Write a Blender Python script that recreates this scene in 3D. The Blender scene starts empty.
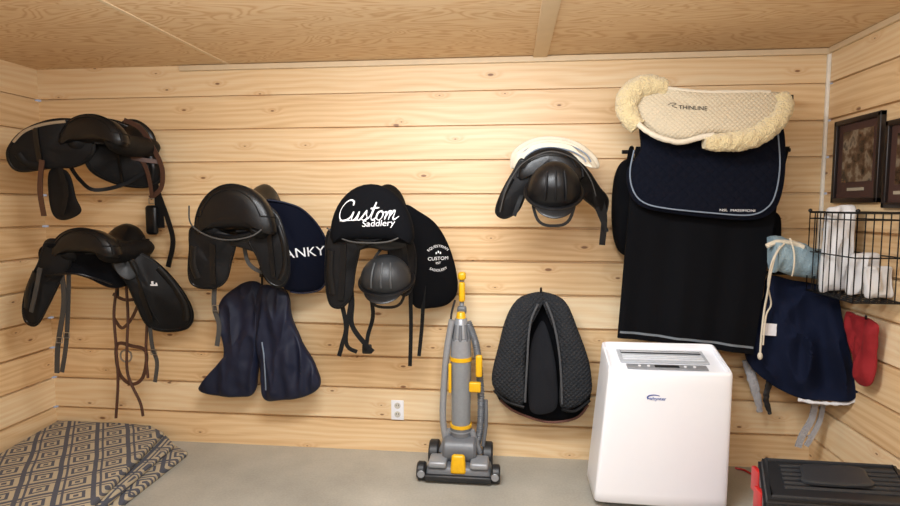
import bpy, bmesh, math, random
from mathutils import Vector, Matrix, noise
from mathutils.bvhtree import BVHTree
random.seed(4)
sc=bpy.context.scene
try: sc.view_settings.view_transform='Standard'
except Exception: pass
# ------------------------------------------------------------ camera
F=570.0; D=3.22; H=1.447
YAW=math.radians(6.0); PIT=math.radians(4.7)
cam=bpy.data.cameras.new('camera'); camo=bpy.data.objects.new('camera',cam)
sc.collection.objects.link(camo); sc.camera=camo
cam.sensor_width=36; cam.lens=F/900*36; cam.clip_start=0.02
camo.location=(0,-D,H); camo.rotation_euler=(math.pi/2-PIT,0,YAW)
CM=(Matrix.Rotation(YAW,3,'Z')@Matrix.Rotation(math.pi/2-PIT,3,'X'))
CP=Vector((0,-D,H))
def ray(u,v): return CM@Vector(((u-450)/F,-(v-253)/F,-1))
# measurements of the photograph turned into real room positions
def W(u,v,d=0.0):       # point standing d metres in front of the plank wall
    r=ray(u,v); return CP+r*((-d-CP.y)/r.y)
def P(u,v,z=0.0):       # point at height z
    r=ray(u,v); return CP+r*((z-CP.z)/r.z)
XL=W(47,250).x; XR=W(826,130).x; ZC=W(510,57).z
def R(u,v,off=0.0):     # point off the right wall
    r=ray(u,v); return CP+r*((XR-off-CP.x)/r.x)
YF=-4.4
# ------------------------------------------------------------ materials
def lin(c):
    return tuple(((x/255)/12.92 if x/255<=0.04045 else ((x/255+0.055)/1.055)**2.4) for x in c)+(1,)
class NT:
    def __init__(s,name):
        s.m=bpy.data.materials.new(name); s.m.use_nodes=True; s.t=s.m.node_tree
        s.b=s.t.nodes['Principled BSDF']
    def n(s,ty,**k):
        x=s.t.nodes.new(ty)
        for a,b in k.items(): setattr(x,a,b)
        return x
    def l(s,a,b): s.t.links.new(a,b)
    def math(s,op,a,b=None,c=None):
        x=s.n('ShaderNodeMath',operation=op)
        for i,q in enumerate((a,b,c)):
            if q is None: continue
            if isinstance(q,(int,float)): x.inputs[i].default_value=q
            else: s.l(q,x.inputs[i])
        return x.outputs[0]
    def mix(s,f,a,b):
        x=s.n('ShaderNodeMix',data_type='RGBA')
        for i,q in ((0,f),(6,a),(7,b)):
            if isinstance(q,(int,float,tuple)): x.inputs[i].default_value=q
            else: s.l(q,x.inputs[i])
        return x.outputs[2]
    def ramp(s,f,stops):
        x=s.n('ShaderNodeValToRGB'); e=x.color_ramp.elements
        while len(e)<len(stops): e.new(0.5)
        for q,(p,c) in zip(e,stops): q.position=p; q.color=c
        s.l(f,x.inputs[0]); return x.outputs[0]
MC={}
def mat(name,c,rough=0.6,metal=0.0,nscale=60,var=0.12,bump=0.15,sheen=0.0,coat=0.0,alpha=None,spec=0.5,quilt=None,bdist=0.004,wear=0.0):
    if name in MC: return MC[name]
    k=NT(name); c=lin(c)
    tc=k.n('ShaderNodeTexCoord'); no=k.n('ShaderNodeTexNoise'); no.inputs['Scale'].default_value=nscale
    no.inputs['Detail'].default_value=4
    k.l(tc.outputs['Object'],no.inputs['Vector'])
    d=tuple(x*(1-var) for x in c[:3])+(1,); e=tuple(min(1,x*(1+var)) for x in c[:3])+(1,)
    col=k.mix(no.outputs['Fac'],d,e)
    k.b.inputs['Roughness'].default_value=rough; k.b.inputs['Metallic'].default_value=metal
    k.b.inputs['Specular IOR Level'].default_value=spec
    if sheen: k.b.inputs['Sheen Weight'].default_value=sheen
    if coat: k.b.inputs['Coat Weight'].default_value=coat
    if alpha: k.b.inputs['Transmission Weight'].default_value=alpha
    hgt=no.outputs['Fac']
    if wear:
        w1=k.n('ShaderNodeTexNoise'); w1.inputs['Scale'].default_value=14; w1.inputs['Detail'].default_value=6; w1.inputs['Distortion'].default_value=0.6
        k.l(tc.outputs['Object'],w1.inputs['Vector'])
        m=k.n('ShaderNodeMapRange'); m.inputs[1].default_value=0.35; m.inputs[2].default_value=0.7; k.l(w1.outputs['Fac'],m.inputs[0])
        k.l(k.math('MULTIPLY_ADD',m.outputs[0],-wear,rough+wear*0.5),k.b.inputs['Roughness'])
        col=k.mix(k.math('MULTIPLY',m.outputs[0],0.4),col,tuple(min(1,x*2.2) for x in c[:3])+(1,))
        hgt=k.math('ADD',hgt,k.math('MULTIPLY',w1.outputs['Fac'],1.2))
    k.l(col,k.b.inputs['Base Color'])
    if quilt:
        sp=k.n('ShaderNodeSeparateXYZ'); k.l(tc.outputs['Object'],sp.inputs[0])
        x,z=sp.outputs[0],sp.outputs[2]
        q1=k.math('ABSOLUTE',k.math('SINE',k.math('MULTIPLY',k.math('ADD',x,z),math.pi/quilt)))
        q2=k.math('ABSOLUTE',k.math('SINE',k.math('MULTIPLY',k.math('SUBTRACT',x,z),math.pi/quilt)))
        qq=k.math('POWER',k.math('MULTIPLY',q1,q2),0.5)
        hgt=k.math('ADD',k.math('MULTIPLY',qq,1.6),k.math('MULTIPLY',hgt,0.35))
    if bump:
        bu=k.n('ShaderNodeBump'); bu.inputs['Strength'].default_value=bump; bu.inputs['Distance'].default_value=bdist
        k.l(hgt,bu.inputs['Height']); k.l(bu.outputs[0],k.b.inputs['Normal'])
    MC[name]=k.m; return k.m
PITCH=0.1892
def pine():
    k=NT('pine_planks'); uv=k.n('ShaderNodeUVMap'); sp=k.n('ShaderNodeSeparateXYZ'); k.l(uv.outputs[0],sp.inputs[0])
    U,V=sp.outputs[0],sp.outputs[1]
    idx=k.math('FLOOR',k.math('DIVIDE',V,PITCH))
    wn=k.n('ShaderNodeTexWhiteNoise',noise_dimensions='1D'); k.l(idx,wn.inputs['W'])
    off=k.math('MULTIPLY',wn.outputs['Value'],13.0)
    u2=k.math('ADD',U,off)
    def vec(x,y,z=0.0):
        c=k.n('ShaderNodeCombineXYZ')
        for i,q in enumerate((x,y,z)):
            if isinstance(q,(int,float)): c.inputs[i].default_value=q
            else: k.l(q,c.inputs[i])
        return c.outputs[0]
    vo=k.n('ShaderNodeTexVoronoi',feature='F1',voronoi_dimensions='2D'); vo.inputs['Scale'].default_value=1
    k.l(vec(k.math('MULTIPLY',u2,3.1),k.math('MULTIPLY',V,7.3)),vo.inputs['Vector'])
    dist=vo.outputs['Distance']
    cs=k.n('ShaderNodeSeparateColor'); k.l(vo.outputs['Color'],cs.inputs[0])
    has=k.math('GREATER_THAN',cs.outputs[0],0.52)
    size=k.math('MULTIPLY_ADD',k.math('POWER',cs.outputs[1],2.0),0.055,0.022)
    kn=k.math('SUBTRACT',1.0,k.math('DIVIDE',dist,size)); kn=k.math('MAXIMUM',kn,0.0)
    kn=k.math('MINIMUM',k.math('MULTIPLY',kn,2.5),1.0); kn=k.math('MULTIPLY',kn,has)
    halo=k.math('MULTIPLY',k.math('MAXIMUM',k.math('SUBTRACT',1.0,k.math('DIVIDE',dist,0.26)),0.0),has)
    warp=k.n('ShaderNodeTexNoise'); warp.inputs['Scale'].default_value=1.0; warp.inputs['Detail'].default_value=2
    k.l(vec(k.math('MULTIPLY',u2,0.8),k.math('MULTIPLY',V,4.0),idx),warp.inputs['Vector'])
    g=k.math('ADD',k.math('MULTIPLY',V,170.0),k.math('MULTIPLY',warp.outputs['Fac'],34.0))
    g=k.math('ADD',g,k.math('MULTIPLY',k.math('MULTIPLY',halo,halo),16.0))
    wav=k.math('MULTIPLY_ADD',k.math('SINE',g),0.5,0.5)
    fine=k.n('ShaderNodeTexNoise'); fine.inputs['Scale'].default_value=1.0; fine.inputs['Detail'].default_value=4
    k.l(vec(k.math('MULTIPLY',u2,3.0),k.math('MULTIPLY',V,120.0)),fine.inputs['Vector'])
    broad=k.n('ShaderNodeTexNoise'); broad.inputs['Scale'].default_value=1.0
    k.l(vec(k.math('MULTIPLY',u2,0.7),k.math('MULTIPLY',V,9.0),idx),broad.inputs['Vector'])
    f=k.math('ADD',k.math('MULTIPLY',wav,0.15),k.math('MULTIPLY',fine.outputs['Fac'],0.34))
    f=k.math('ADD',f,k.math('MULTIPLY',broad.outputs['Fac'],0.40))
    f=k.math('ADD',f,k.math('MULTIPLY',k.math('SUBTRACT',wn.outputs['Value'],0.5),0.30))
    col=k.ramp(f,[(0.15,lin((241,220,184))),(0.46,lin((230,198,153))),(0.78,lin((204,162,112)))])
    col=k.mix(k.math('MULTIPLY',halo,0.32),col,lin((198,146,92)))
    col=k.mix(k.math('MULTIPLY',kn,0.85),col,lin((116,70,40)))
    k.l(col,k.b.inputs['Base Color']); k.b.inputs['Roughness'].default_value=0.42
    bu=k.n('ShaderNodeBump'); bu.inputs['Strength'].default_value=0.1; bu.inputs['Distance'].default_value=0.002
    k.l(fine.outputs['Fac'],bu.inputs['Height']); k.l(bu.outputs[0],k.b.inputs['Normal'])
    return k.m
def plywood():
    k=NT('plywood_ceiling'); uv=k.n('ShaderNodeUVMap')
    mp=k.n('ShaderNodeMapping'); mp.inputs['Scale'].default_value=(0.9,3.0,1); k.l(uv.outputs[0],mp.inputs[0])
    a=k.n('ShaderNodeTexNoise'); a.inputs['Scale'].default_value=1.7; a.inputs['Detail'].default_value=2; a.inputs['Distortion'].default_value=0.8
    k.l(mp.outputs[0],a.inputs['Vector'])
    w=k.math('MULTIPLY_ADD',k.math('SINE',k.math('MULTIPLY',a.outputs['Fac'],115.0)),0.5,0.5)
    mp2=k.n('ShaderNodeMapping'); mp2.inputs['Scale'].default_value=(8,90,1); k.l(uv.outputs[0],mp2.inputs[0])
    b=k.n('ShaderNodeTexNoise'); b.inputs['Scale'].default_value=1.0; b.inputs['Detail'].default_value=3; k.l(mp2.outputs[0],b.inputs['Vector'])
    f=k.math('ADD',k.math('MULTIPLY',k.math('POWER',w,2.0),0.5),k.math('MULTIPLY',b.outputs['Fac'],0.45))
    col=k.ramp(f,[(0.15,lin((230,203,164))),(0.5,lin((222,189,146))),(0.95,lin((196,152,106)))])
    k.l(col,k.b.inputs['Base Color']); k.b.inputs['Roughness'].default_value=0.6
    return k.m
def concrete():
    k=NT('concrete_floor'); tc=k.n('ShaderNodeTexCoord')
    a=k.n('ShaderNodeTexNoise'); a.inputs['Scale'].default_value=3; a.inputs['Detail'].default_value=6; k.l(tc.outputs['Object'],a.inputs['Vector'])
    b=k.n('ShaderNodeTexNoise'); b.inputs['Scale'].default_value=90; b.inputs['Detail'].default_value=3; k.l(tc.outputs['Object'],b.inputs['Vector'])
    f=k.math('ADD',k.math('MULTIPLY',a.outputs['Fac'],0.7),k.math('MULTIPLY',b.outputs['Fac'],0.3))
    k.l(k.ramp(f,[(0.3,lin((146,142,132))),(0.7,lin((180,175,163)))]),k.b.inputs['Base Color'])
    k.b.inputs['Roughness'].default_value=0.55
    return k.m
def trellis():
    k=NT('trellis_fabric'); uv=k.n('ShaderNodeUVMap'); sp=k.n('ShaderNodeSeparateXYZ'); k.l(uv.outputs[0],sp.inputs[0])
    U,V=sp.outputs[0],sp.outputs[1]
    PR=0.215
    def fr(e): return k.math('FRACT',k.math('DIVIDE',e,PR))
    a=k.math('ADD',U,V); b=k.math('SUBTRACT',U,V); fa,fb=fr(a),fr(b)
    def band(f,c,wd): return k.math('LESS_THAN',k.math('ABSOLUTE',k.math('SUBTRACT',f,c)),wd)
    l=k.math('ADD',band(fa,0.08,0.07),band(fb,0.08,0.07))
    l=k.math('ADD',l,k.math('ADD',band(fa,0.27,0.035),band(fb,0.27,0.035)))
    ca=k.math('ABSOLUTE',k.math('SUBTRACT',fa,0.63)); cb=k.math('ABSOLUTE',k.math('SUBTRACT',fb,0.63))
    cm=k.math('MAXIMUM',ca,cb)
    l=k.math('ADD',l,k.math('LESS_THAN',k.math('ABSOLUTE',k.math('SUBTRACT',cm,0.2)),0.045))
    l=k.math('ADD',l,k.math('LESS_THAN',cm,0.07))
    m=k.math('MINIMUM',l,1.0)
    tc=k.n('ShaderNodeTexCoord'); no=k.n('ShaderNodeTexNoise'); no.inputs['Scale'].default_value=250; k.l(tc.outputs['Object'],no.inputs['Vector'])
    c1=k.mix(no.outputs['Fac'],lin((160,146,122)),lin((190,176,150)))
    c2=k.mix(no.outputs['Fac'],lin((62,65,76)),lin((92,93,102)))
    k.l(k.mix(m,c1,c2),k.b.inputs['Base Color']); k.b.inputs['Roughness'].default_value=0.95
    return k.m
M_pine=pine(); M_ply=plywood(); M_con=concrete(); M_trel=trellis()
LEA=mat('black_leather',(10,10,12),0.36,nscale=140,bump=0.12,spec=0.36,wear=0.14)
LEAM=mat('matte_black_leather',(11,11,13),0.58,nscale=120,bump=0.18,spec=0.24,wear=0.16)
FAB=mat('black_fabric',(9,10,14),0.9,nscale=300,var=0.3,bump=0.3,spec=0.12)
FAB2=mat('charcoal_quilt',(42,44,48),0.95,nscale=260,var=0.35,bump=0.7,quilt=0.026,bdist=0.006,spec=0.25)
NAVY=mat('navy_fabric',(9,13,28),0.85,nscale=250,var=0.25,bump=0.3,spec=0.12)
NAVYB=mat('navy_wool',(17,24,45),0.9,nscale=200,var=0.25,bump=0.3,spec=0.15)
NAVYN=mat('navy_nylon',(12,20,44),0.6,nscale=60,var=0.12,bump=0.12,spec=0.4)
DNAVY=mat('dark_navy_quilt',(9,13,26),0.85,nscale=90,var=0.3,bump=0.4,spec=0.12,quilt=0.05)
BRN=mat('brown_leather',(74,46,34),0.5,nscale=80)
TAN=mat('tan_lining',(150,132,108),0.8,nscale=80)
GSTR=mat('grey_webbing',(62,60,58),0.8,nscale=200)
STEEL=mat('steel',(170,170,172),0.3,metal=1.0,bump=0)
BMET=mat('black_metal',(16,16,18),0.45,metal=0.3,bump=0)
WHT=mat('white_thread',(240,240,242),0.7,nscale=100,var=0.03,bump=0)
GRYT=mat('grey_blue_binding',(120,132,148),0.8,bump=0.1)
CRM=mat('cream_cotton',(214,204,184),0.9,nscale=140,var=0.06,bump=0.3)
BEI=mat('beige_quilt',(204,190,164),0.9,nscale=160,var=0.05,bump=0.6,quilt=0.022)
FLC=mat('sheepskin_fleece',(226,206,158),1.0,nscale=130,var=0.14,bump=1.0,sheen=0.5,bdist=0.014)
WPL=mat('white_plastic',(236,238,244),0.35,nscale=20,var=0.01,bump=0)
GPL=mat('grey_plastic',(100,103,108),0.4,bump=0)
LGP=mat('silver_plastic',(148,151,156),0.35,metal=0.25,bump=0)
DPL=mat('dark_plastic',(30,31,34),0.45,bump=0)
YEL=mat('yellow_plastic',(226,174,18),0.35,bump=0)
BLU=mat('blue_print',(28,70,150),0.5,bump=0)
RED=mat('red_fabric',(140,20,28),0.85,bump=0.3)
REDP=mat('red_plastic',(180,30,28),0.4,bump=0)
TEAL=mat('grey_teal_towel',(146,170,182),0.95,nscale=110,bump=0.9,bdist=0.008)
WTOW=mat('white_towel',(222,222,224),0.95,nscale=160,var=0.05,bump=0.6)
GTOW=mat('grey_fleece',(170,170,174),0.95,nscale=120,var=0.1,bump=0.9,bdist=0.008)
FRM=mat('dark_frame_wood',(30,21,19),0.4,nscale=40)
BPR=mat('black_print',(24,22,22),0.7,bump=0)
# ------------------------------------------------------------ mesh building
def V(p): return p if isinstance(p,Vector) else (W(*p) if len(p)==3 and abs(p[0])>4 else Vector(p))
def cr(pts,n=8,closed=False):
    pts=[Vector(p) for p in pts]; out=[]; N=len(pts)
    if N<3 and not closed:
        return [pts[0].lerp(pts[-1],i/n) for i in range(n+1)]
    segs=N if closed else N-1
    for i in range(segs):
        if closed: a,b,c,d=pts[(i-1)%N],pts[i],pts[(i+1)%N],pts[(i+2)%N]
        else: a,b,c,d=pts[max(i-1,0)],pts[i],pts[i+1],pts[min(i+2,N-1)]
        for j in range(n):
            t=j/n
            out.append(0.5*((2*b)+(c-a)*t+(2*a-5*b+4*c-d)*t*t+(3*b-a-3*c+d)*t**3))
    if not closed: out.append(pts[-1])
    return out
class MB:
    def __init__(s): s.v=[]; s.f=[]; s.uv=None
    def add(s,vs,fs):
        o=len(s.v); s.v+=[Vector(x) for x in vs]; s.f+=[tuple(i+o for i in f) for f in fs]; return s
    def loft(s,rings,cap=True,closed=False):
        n=len(rings[0]); o=len(s.v)
        for r in rings: s.v+=[Vector(p) for p in r]
        m=len(rings)
        for i in range(m if closed else m-1):
            a=o+i*n; b=o+((i+1)%m)*n
            for j in range(n): s.f.append((a+j,a+(j+1)%n,b+(j+1)%n,b+j))
        if cap and not closed:
            s.f.append(tuple(o+j for j in reversed(range(n)))); s.f.append(tuple(o+(m-1)*n+j for j in range(n)))
        return s
    def tube(s,pts,r,n=8,k=6,closed=False,smooth=True,flat=1.0,fn=None):
        pts=[V(p) for p in pts]
        if smooth: pts=cr(pts,k,closed)
        m=len(pts); rings=[]; up=None
        for i,p in enumerate(pts):
            if closed: t=pts[(i+1)%m]-pts[i-1]
            else: t=pts[min(i+1,m-1)]-pts[max(i-1,0)]
            if t.length<1e-9: t=Vector((0,0,1))
            t.normalize()
            if up is None:
                up=Vector((0,-1,0)) if abs(t.y)<0.9 else Vector((0,0,1))
            up=(up-t*up.dot(t)); 
            if up.length<1e-6: up=t.orthogonal()
            up.normalize(); sd=t.cross(up)
            rr=r(i/(m-1)) if callable(r) else r
            ring=[]
            for j in range(n):
                a=2*math.pi*j/n; off=sd*math.cos(a)*rr+up*math.sin(a)*rr*flat
                q=p+off
                if fn: q=q+off.normalized()*fn(q)
                ring.append(q)
            rings.append(ring)
        return s.loft(rings,True,closed)
    def strap(s,pts,w,th=0.004,nrm=(0,-1,0),k=6,closed=False):
        pts=cr([V(p) for p in pts],k,closed); m=len(pts); rings=[]; nv=Vector(nrm)
        for i,p in enumerate(pts):
            t=(pts[(i+1)%m]-pts[i-1]) if closed else (pts[min(i+1,m-1)]-pts[max(i-1,0)])
            t.normalize(); sd=t.cross(nv)
            if sd.length<0.1: sd=t.cross(Vector((1,0,0)))
            sd.normalize(); nn=sd.cross(t).normalized()
            rings.append([p+sd*w/2+nn*th/2,p+sd*w/2-nn*th/2,p-sd*w/2-nn*th/2,p-sd*w/2+nn*th/2])
        return s.loft(rings,True,closed)
    def puff(s,outline,th,rings=9,pw=2.4,k=7,bulge=0.0,nz=0.0,nf=9.0,edge=0.12,fold=0.0,ff=30.0):
        o=cr([V(p) for p in outline],k,True); c=sum(o,Vector())/len(o); n=Vector()
        for i in range(len(o)): n+=(o[i]-c).cross(o[(i+1)%len(o)]-c)
        n.normalize()
        if n.y>0: n=-n
        def pos(p,rr,side):
            q=c.lerp(p,rr); h=th/2*max((1-rr**pw),0)**(1/pw)
            h=max(h,th/2*edge)
            off=bulge*(1-rr*rr)
            w=nz*(noise.noise(q*nf)+0.5*noise.noise(q*nf*2.3)) if nz else 0
            if fold:
                e=noise.noise(Vector((q.x*ff,q.y*ff,q.z*ff*0.28))); w+=fold*(0.5-abs(e)*2.2)*min(1,(1-rr)*4+0.25)
            return q+n*(side*h+off+w)
        m=len(o); rad=[ (1-(1-i/rings)**1.5) for i in range(1,rings+1)]
        s.last=[pos(p,0.93,1)+n*0.001 for p in o]
        R_=[]
        for rr in reversed(rad): R_.append([pos(p,rr,-1) for p in o])
        R2=[]
        for rr in rad: R2.append([pos(p,rr,1) for p in o])
        base=len(s.v); seq=list(reversed(R_))+list(reversed(R2))
        s.v.append(pos(c,0,-1))
        for r in seq: s.v+=r
        s.v.append(pos(c,0,1)); last=len(s.v)-1
        for j in range(m): s.f.append((base,base+1+j,base+1+(j+1)%m))
        for i in range(len(seq)-1):
            a=base+1+i*m; b=a+m
            for j in range(m): s.f.append((a+j,b+j,b+(j+1)%m,a+(j+1)%m))
        a=base+1+(len(seq)-1)*m
        for j in range(m): s.f.append((a+j,last,a+(j+1)%m))
        return s
    def sheet(s,c,nu,nv,th,fn=None):
        c=[V(p) for p in c]; n=(c[1]-c[0]).cross(c[3]-c[0]).normalized()
        if n.y>0: n=-n
        o=len(s.v)
        for side in (1,-1):
            for j in range(nv+1):
                for i in range(nu+1):
                    a=i/nu; b=j/nv
                    p=(c[0].lerp(c[1],a)).lerp(c[3].lerp(c[2],a),b)
                    d=fn(a,b) if fn else 0
                    if isinstance(d,Vector): p=p+d
                    else: p=p+n*d
                    s.v.append(p+n*side*th/2)
        K=(nu+1)*(nv+1)
        for j in range(nv):
            for i in range(nu):
                a=o+j*(nu+1)+i; q=(a,a+1,a+nu+2,a+nu+1)
                s.f.append(q); s.f.append(tuple(reversed([x+K for x in q])))
        for i in range(nu):
            a=o+i; s.f.append((a+1,a,a+K,a+K+1)); a=o+nv*(nu+1)+i; s.f.append((a,a+1,a+K+1,a+K))
        for j in range(nv):
            a=o+j*(nu+1); b=a+nu+1; s.f.append((a,b,b+K,a+K)); a+=nu; b+=nu; s.f.append((b,a,a+K,b+K))
        return s
    def box(s,c,size,bev=0.0,rot=None,seg=3,taper=None):
        bm=bmesh.new(); bmesh.ops.create_cube(bm,size=1.0)
        for v in bm.verts:
            v.co=Vector((v.co.x*size[0],v.co.y*size[1],v.co.z*size[2]))
            if taper and v.co.z>0: v.co.x*=taper[0]; v.co.y*=taper[1]
        if bev>0: bmesh.ops.bevel(bm,geom=list(bm.edges),offset=bev,segments=seg,affect='EDGES',profile=0.5)
        c=Vector(c)
        if rot is not None:
            for v in bm.verts: v.co=rot@v.co
        bm.verts.ensure_lookup_table()
        s.add([v.co+c for v in bm.verts],[[v.index for v in f.verts] for f in bm.faces]); bm.free(); return s
    def cyl(s,a,b,r0,r1=None,n=24,ch=0.0):
        a=V(a); b=V(b); r1=r0 if r1 is None else r1; t=(b-a).normalized(); L=(b-a).length
        u=t.orthogonal().normalized(); w=t.cross(u)
        st=[(0,r0-ch),(ch,r0),(L-ch,r1),(L,r1-ch)] if ch else [(0,r0),(L,r1)]
        return s.loft([[a+t*z+(u*math.cos(2*math.pi*j/n)+w*math.sin(2*math.pi*j/n))*r for j in range(n)] for z,r in st])
    def ell(s,c,r,n=24,m=14,rot=None,lo=-1.0,fn=None):
        c=Vector(c); rings=[]
        a0=math.asin(lo)if lo>-1 else -math.pi/2+0.02
        for i in range(m+1):
            ph=a0+(math.pi/2-0.02-a0)*i/m; ring=[]
            for j in range(n):
                th=2*math.pi*j/n
                p=Vector((math.cos(ph)*math.cos(th)*r[0],math.cos(ph)*math.sin(th)*r[1],math.sin(ph)*r[2]))
                if rot is not None: p=rot@p
                if fn: p=fn(p)
                ring.append(c+p)
            rings.append(ring)
        return s.loft(rings)
ORI={}
def setp(o,label=None,category=None,group=None,kind=None):
    if label: o['label']=label
    if category: o['category']=category
    if group: o['group']=group
    if kind: o['kind']=kind
    return o
def ob(mb,name,m,parent=None,origin=None,uvf=None,sharp=40,**k):
    me=bpy.data.meshes.new(name)
    if origin is None:
        if parent is not None: origin=ORI[parent.name]
        else:
            xs=[v.x for v in mb.v]; ys=[v.y for v in mb.v]; zs=[v.z for v in mb.v]
            origin=Vector(((min(xs)+max(xs))/2,(min(ys)+max(ys))/2,min(zs)))
    origin=Vector(origin)
    me.from_pydata([tuple(v-origin) for v in mb.v],[],mb.f); me.update()
    bm=bmesh.new(); bm.from_mesh(me); bmesh.ops.recalc_face_normals(bm,faces=bm.faces); bm.to_mesh(me); bm.free()
    me.polygons.foreach_set('use_smooth',[True]*len(me.polygons)); me.set_sharp_from_angle(angle=math.radians(sharp))
    if uvf:
        ul=me.uv_layers.new(name='UVMap')
        for l in me.loops: ul.data[l.index].uv=uvf(me.vertices[l.vertex_index].co+origin)
    me.materials.append(m)
    o=bpy.data.objects.new(name,me); sc.collection.objects.link(o)
    ORI[o.name]=origin
    if parent is not None:
        o.parent=parent; o.location=origin-ORI[parent.name]
    else: o.location=origin
    return setp(o,**k)
def straps(par,name,m,lst,**k):
    for pts,w,th in lst: ob(MB().strap(pts,w,th),name,m,par,**k)
def tubes(par,name,m,lst,r,**k):
    for pts in lst: ob(MB().tube(pts,r),name,m,par,**k)
def empty(name,p,**k):
    o=bpy.data.objects.new(name,None); o.empty_display_size=0.05; o.location=V(p); sc.collection.objects.link(o)
    ORI[o.name]=V(p).copy(); return setp(o,**k)
def bvh(o):
    off=ORI[o.name]; return BVHTree.FromPolygons([v.co+off for v in o.data.vertices],[tuple(p.vertices) for p in o.data.polygons])
def surf(o,u,v,lift=0.002):   # real surface point of an object
    h=bvh(o).ray_cast(CP,ray(u,v).normalized())[0]
    return (h if h is not None else W(u,v,.3))+Vector((0,-lift,0))
def text(body,target,c,size,m,parent,rgt=(1,0,0),up=(0,0,1),dr=(0,1,0),shear=0.0,arc=None,bold=0.0,xs=1.0,lift=0.003,name='lettering'):
    cu=bpy.data.curves.new('t','FONT'); cu.body=body; cu.size=size; cu.align_x='CENTER'; cu.align_y='CENTER'; cu.shear=shear; cu.offset=bold
    to=bpy.data.objects.new('t',cu); sc.collection.objects.link(to)
    dg=bpy.context.evaluated_depsgraph_get(); me=bpy.data.meshes.new_from_object(to.evaluated_get(dg))
    bm=bmesh.new(); bm.from_mesh(me)
    for _ in range(3):
        es=[e for e in bm.edges if e.calc_length()>size*0.15]
        if es: bmesh.ops.subdivide_edges(bm,edges=es,cuts=1)
        bmesh.ops.triangulate(bm,faces=bm.faces)
    bm.verts.ensure_lookup_table()
    rgt=Vector(rgt).normalized(); up=Vector(up).normalized(); dr=Vector(dr).normalized(); c=V(c)
    T=bvh(target) if target is not None else None
    mb=MB(); vs=[]; last=0.0
    for v in bm.verts:
        x=v.co.x*xs; y=v.co.y
        if arc:
            a=x/abs(arc); r=abs(arc)+ (y if arc>0 else -y)
            x,y=(math.sin(a)*r, math.cos(a)*r) if arc>0 else (math.sin(a)*r,-math.cos(a)*r)
        p=c+rgt*x+up*y
        if T:
            h=T.ray_cast(p-dr*0.6,dr)
            if h[0] is not None: p=h[0]-dr*lift; last=p.y
            elif last: p=Vector((p.x,last,p.z))
        vs.append(p)
    mb.add(vs,[[v.index for v in f.verts] for f in bm.faces]); bm.free()
    bpy.data.objects.remove(to)
    return ob(mb,name,m,parent)
def script_word(strokes,target,c,sc_,r,m,parent,shear=0.25,rise=0.0,wid=2.96):
    T=bvh(target); c=V(c); mb=MB()
    for st in strokes:
        pts=cr([Vector((x,y,0)) for x,y in st],7); q=[]
        for p in pts:
            x=(p.x-wid/2+p.y*shear)*sc_; z=(p.y-0.45)*sc_+rise*(p.x-wid/2)*sc_
            a=c+Vector((x,-0.6,z)); h=T.ray_cast(a,Vector((0,1,0)))[0]
            if h is not None: q.append(h+Vector((0,-0.001,0)))
        if len(q)>2: mb.tube(q,lambda t:r*(0.75+0.35*math.sin(t*11)),n=8,smooth=False,flat=0.5)
    return ob(mb,'lettering',m,parent)
# ------------------------------------------------------------ room
def plankwall(name,p0,p1,inward,seed):
    p0=Vector(p0); p1=Vector(p1); inward=Vector(inward); prof=[(0,0.0)]
    n=int(ZC/PITCH)+1; g=0.0068
    for i in range(1,n+1):
        zz=i*PITCH
        if zz>ZC: break
        prof+=[(zz-g,0.0),(zz-0.0052,-0.022),(zz+0.0052,-0.022),(zz+g,0.0)]
    prof.append((ZC,0.0))
    mb=MB(); 
    for p in (p0,p1):
        for z,o in prof: mb.v.append(p+Vector((0,0,z))+inward*o)
        for z,o in reversed(prof): mb.v.append(p+Vector((0,0,z))-inward*0.05)
    m=len(prof)*2; k=len(prof)
    for j in range(m): mb.f.append((j,(j+1)%m,m+(j+1)%m,m+j))
    for j in range(k-1):
        mb.f.append((j,j+1,m-2-j,m-1-j)); mb.f.append((m+j+1,m+j,m+m-1-j,m+m-2-j))
    dr=(p1-p0).normalized()
    return ob(mb,name,M_pine,uvf=lambda q:((q-p0).dot(dr)+seed,q.z+0.0001),kind='structure',sharp=20)
plankwall('wall_back',(XL,0,0),(XR,0,0),(0,-1,0),3.3)
plankwall('wall_left',(XL,YF,0),(XL,0,0),(1,0,0),11.2)
plankwall('wall_right',(XR,0,0),(XR,YF,0),(-1,0,0),21.7)
plankwall('wall_front',(XR,YF,0),(XL,YF,0),(0,1,0),31.0)
ob(MB().box(((XL+XR)/2,YF/2,-0.05),(XR-XL+0.1,-YF+0.1,0.1)),'floor',M_con,kind='structure')
ob(MB().box(((XL+XR)/2,YF/2,ZC+0.04),(XR-XL+0.1,-YF+0.1,0.08)),'ceiling',M_ply,uvf=lambda q:(q.x,q.y),kind='structure')
M_trim=mat('pale_trim',(222,200,166),0.55,nscale=14,var=0.08)
t=W(540,58); 
ob(MB().box((t.x,YF/2,ZC-0.006),(0.075,-YF-0.02,0.012),0.002),'trim_1',M_trim,kind='structure')
t=W(229,64)
ob(MB().box((t.x,YF/2,ZC-0.002),(0.02,-YF-0.02,0.004)),'trim_2',M_trim,kind='structure')
a=W(180,70).x
ob(MB().box(((a+XR)/2,-0.012,ZC-0.018),(XR-a-0.01,0.022,0.03),0.003),'trim_3',M_trim,kind='structure')
ob(MB().box((XR-0.008,-0.010,ZC*0.66),(0.016,0.018,ZC*0.66),0.003),'trim_4',mat('white_caulk',(240,236,226),0.6),kind='structure')
ob(MB().box((XR-0.010,YF/2,ZC-0.015),(0.018,-YF-0.05,0.028),0.003),'trim_5',M_trim,kind='structure')
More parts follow.
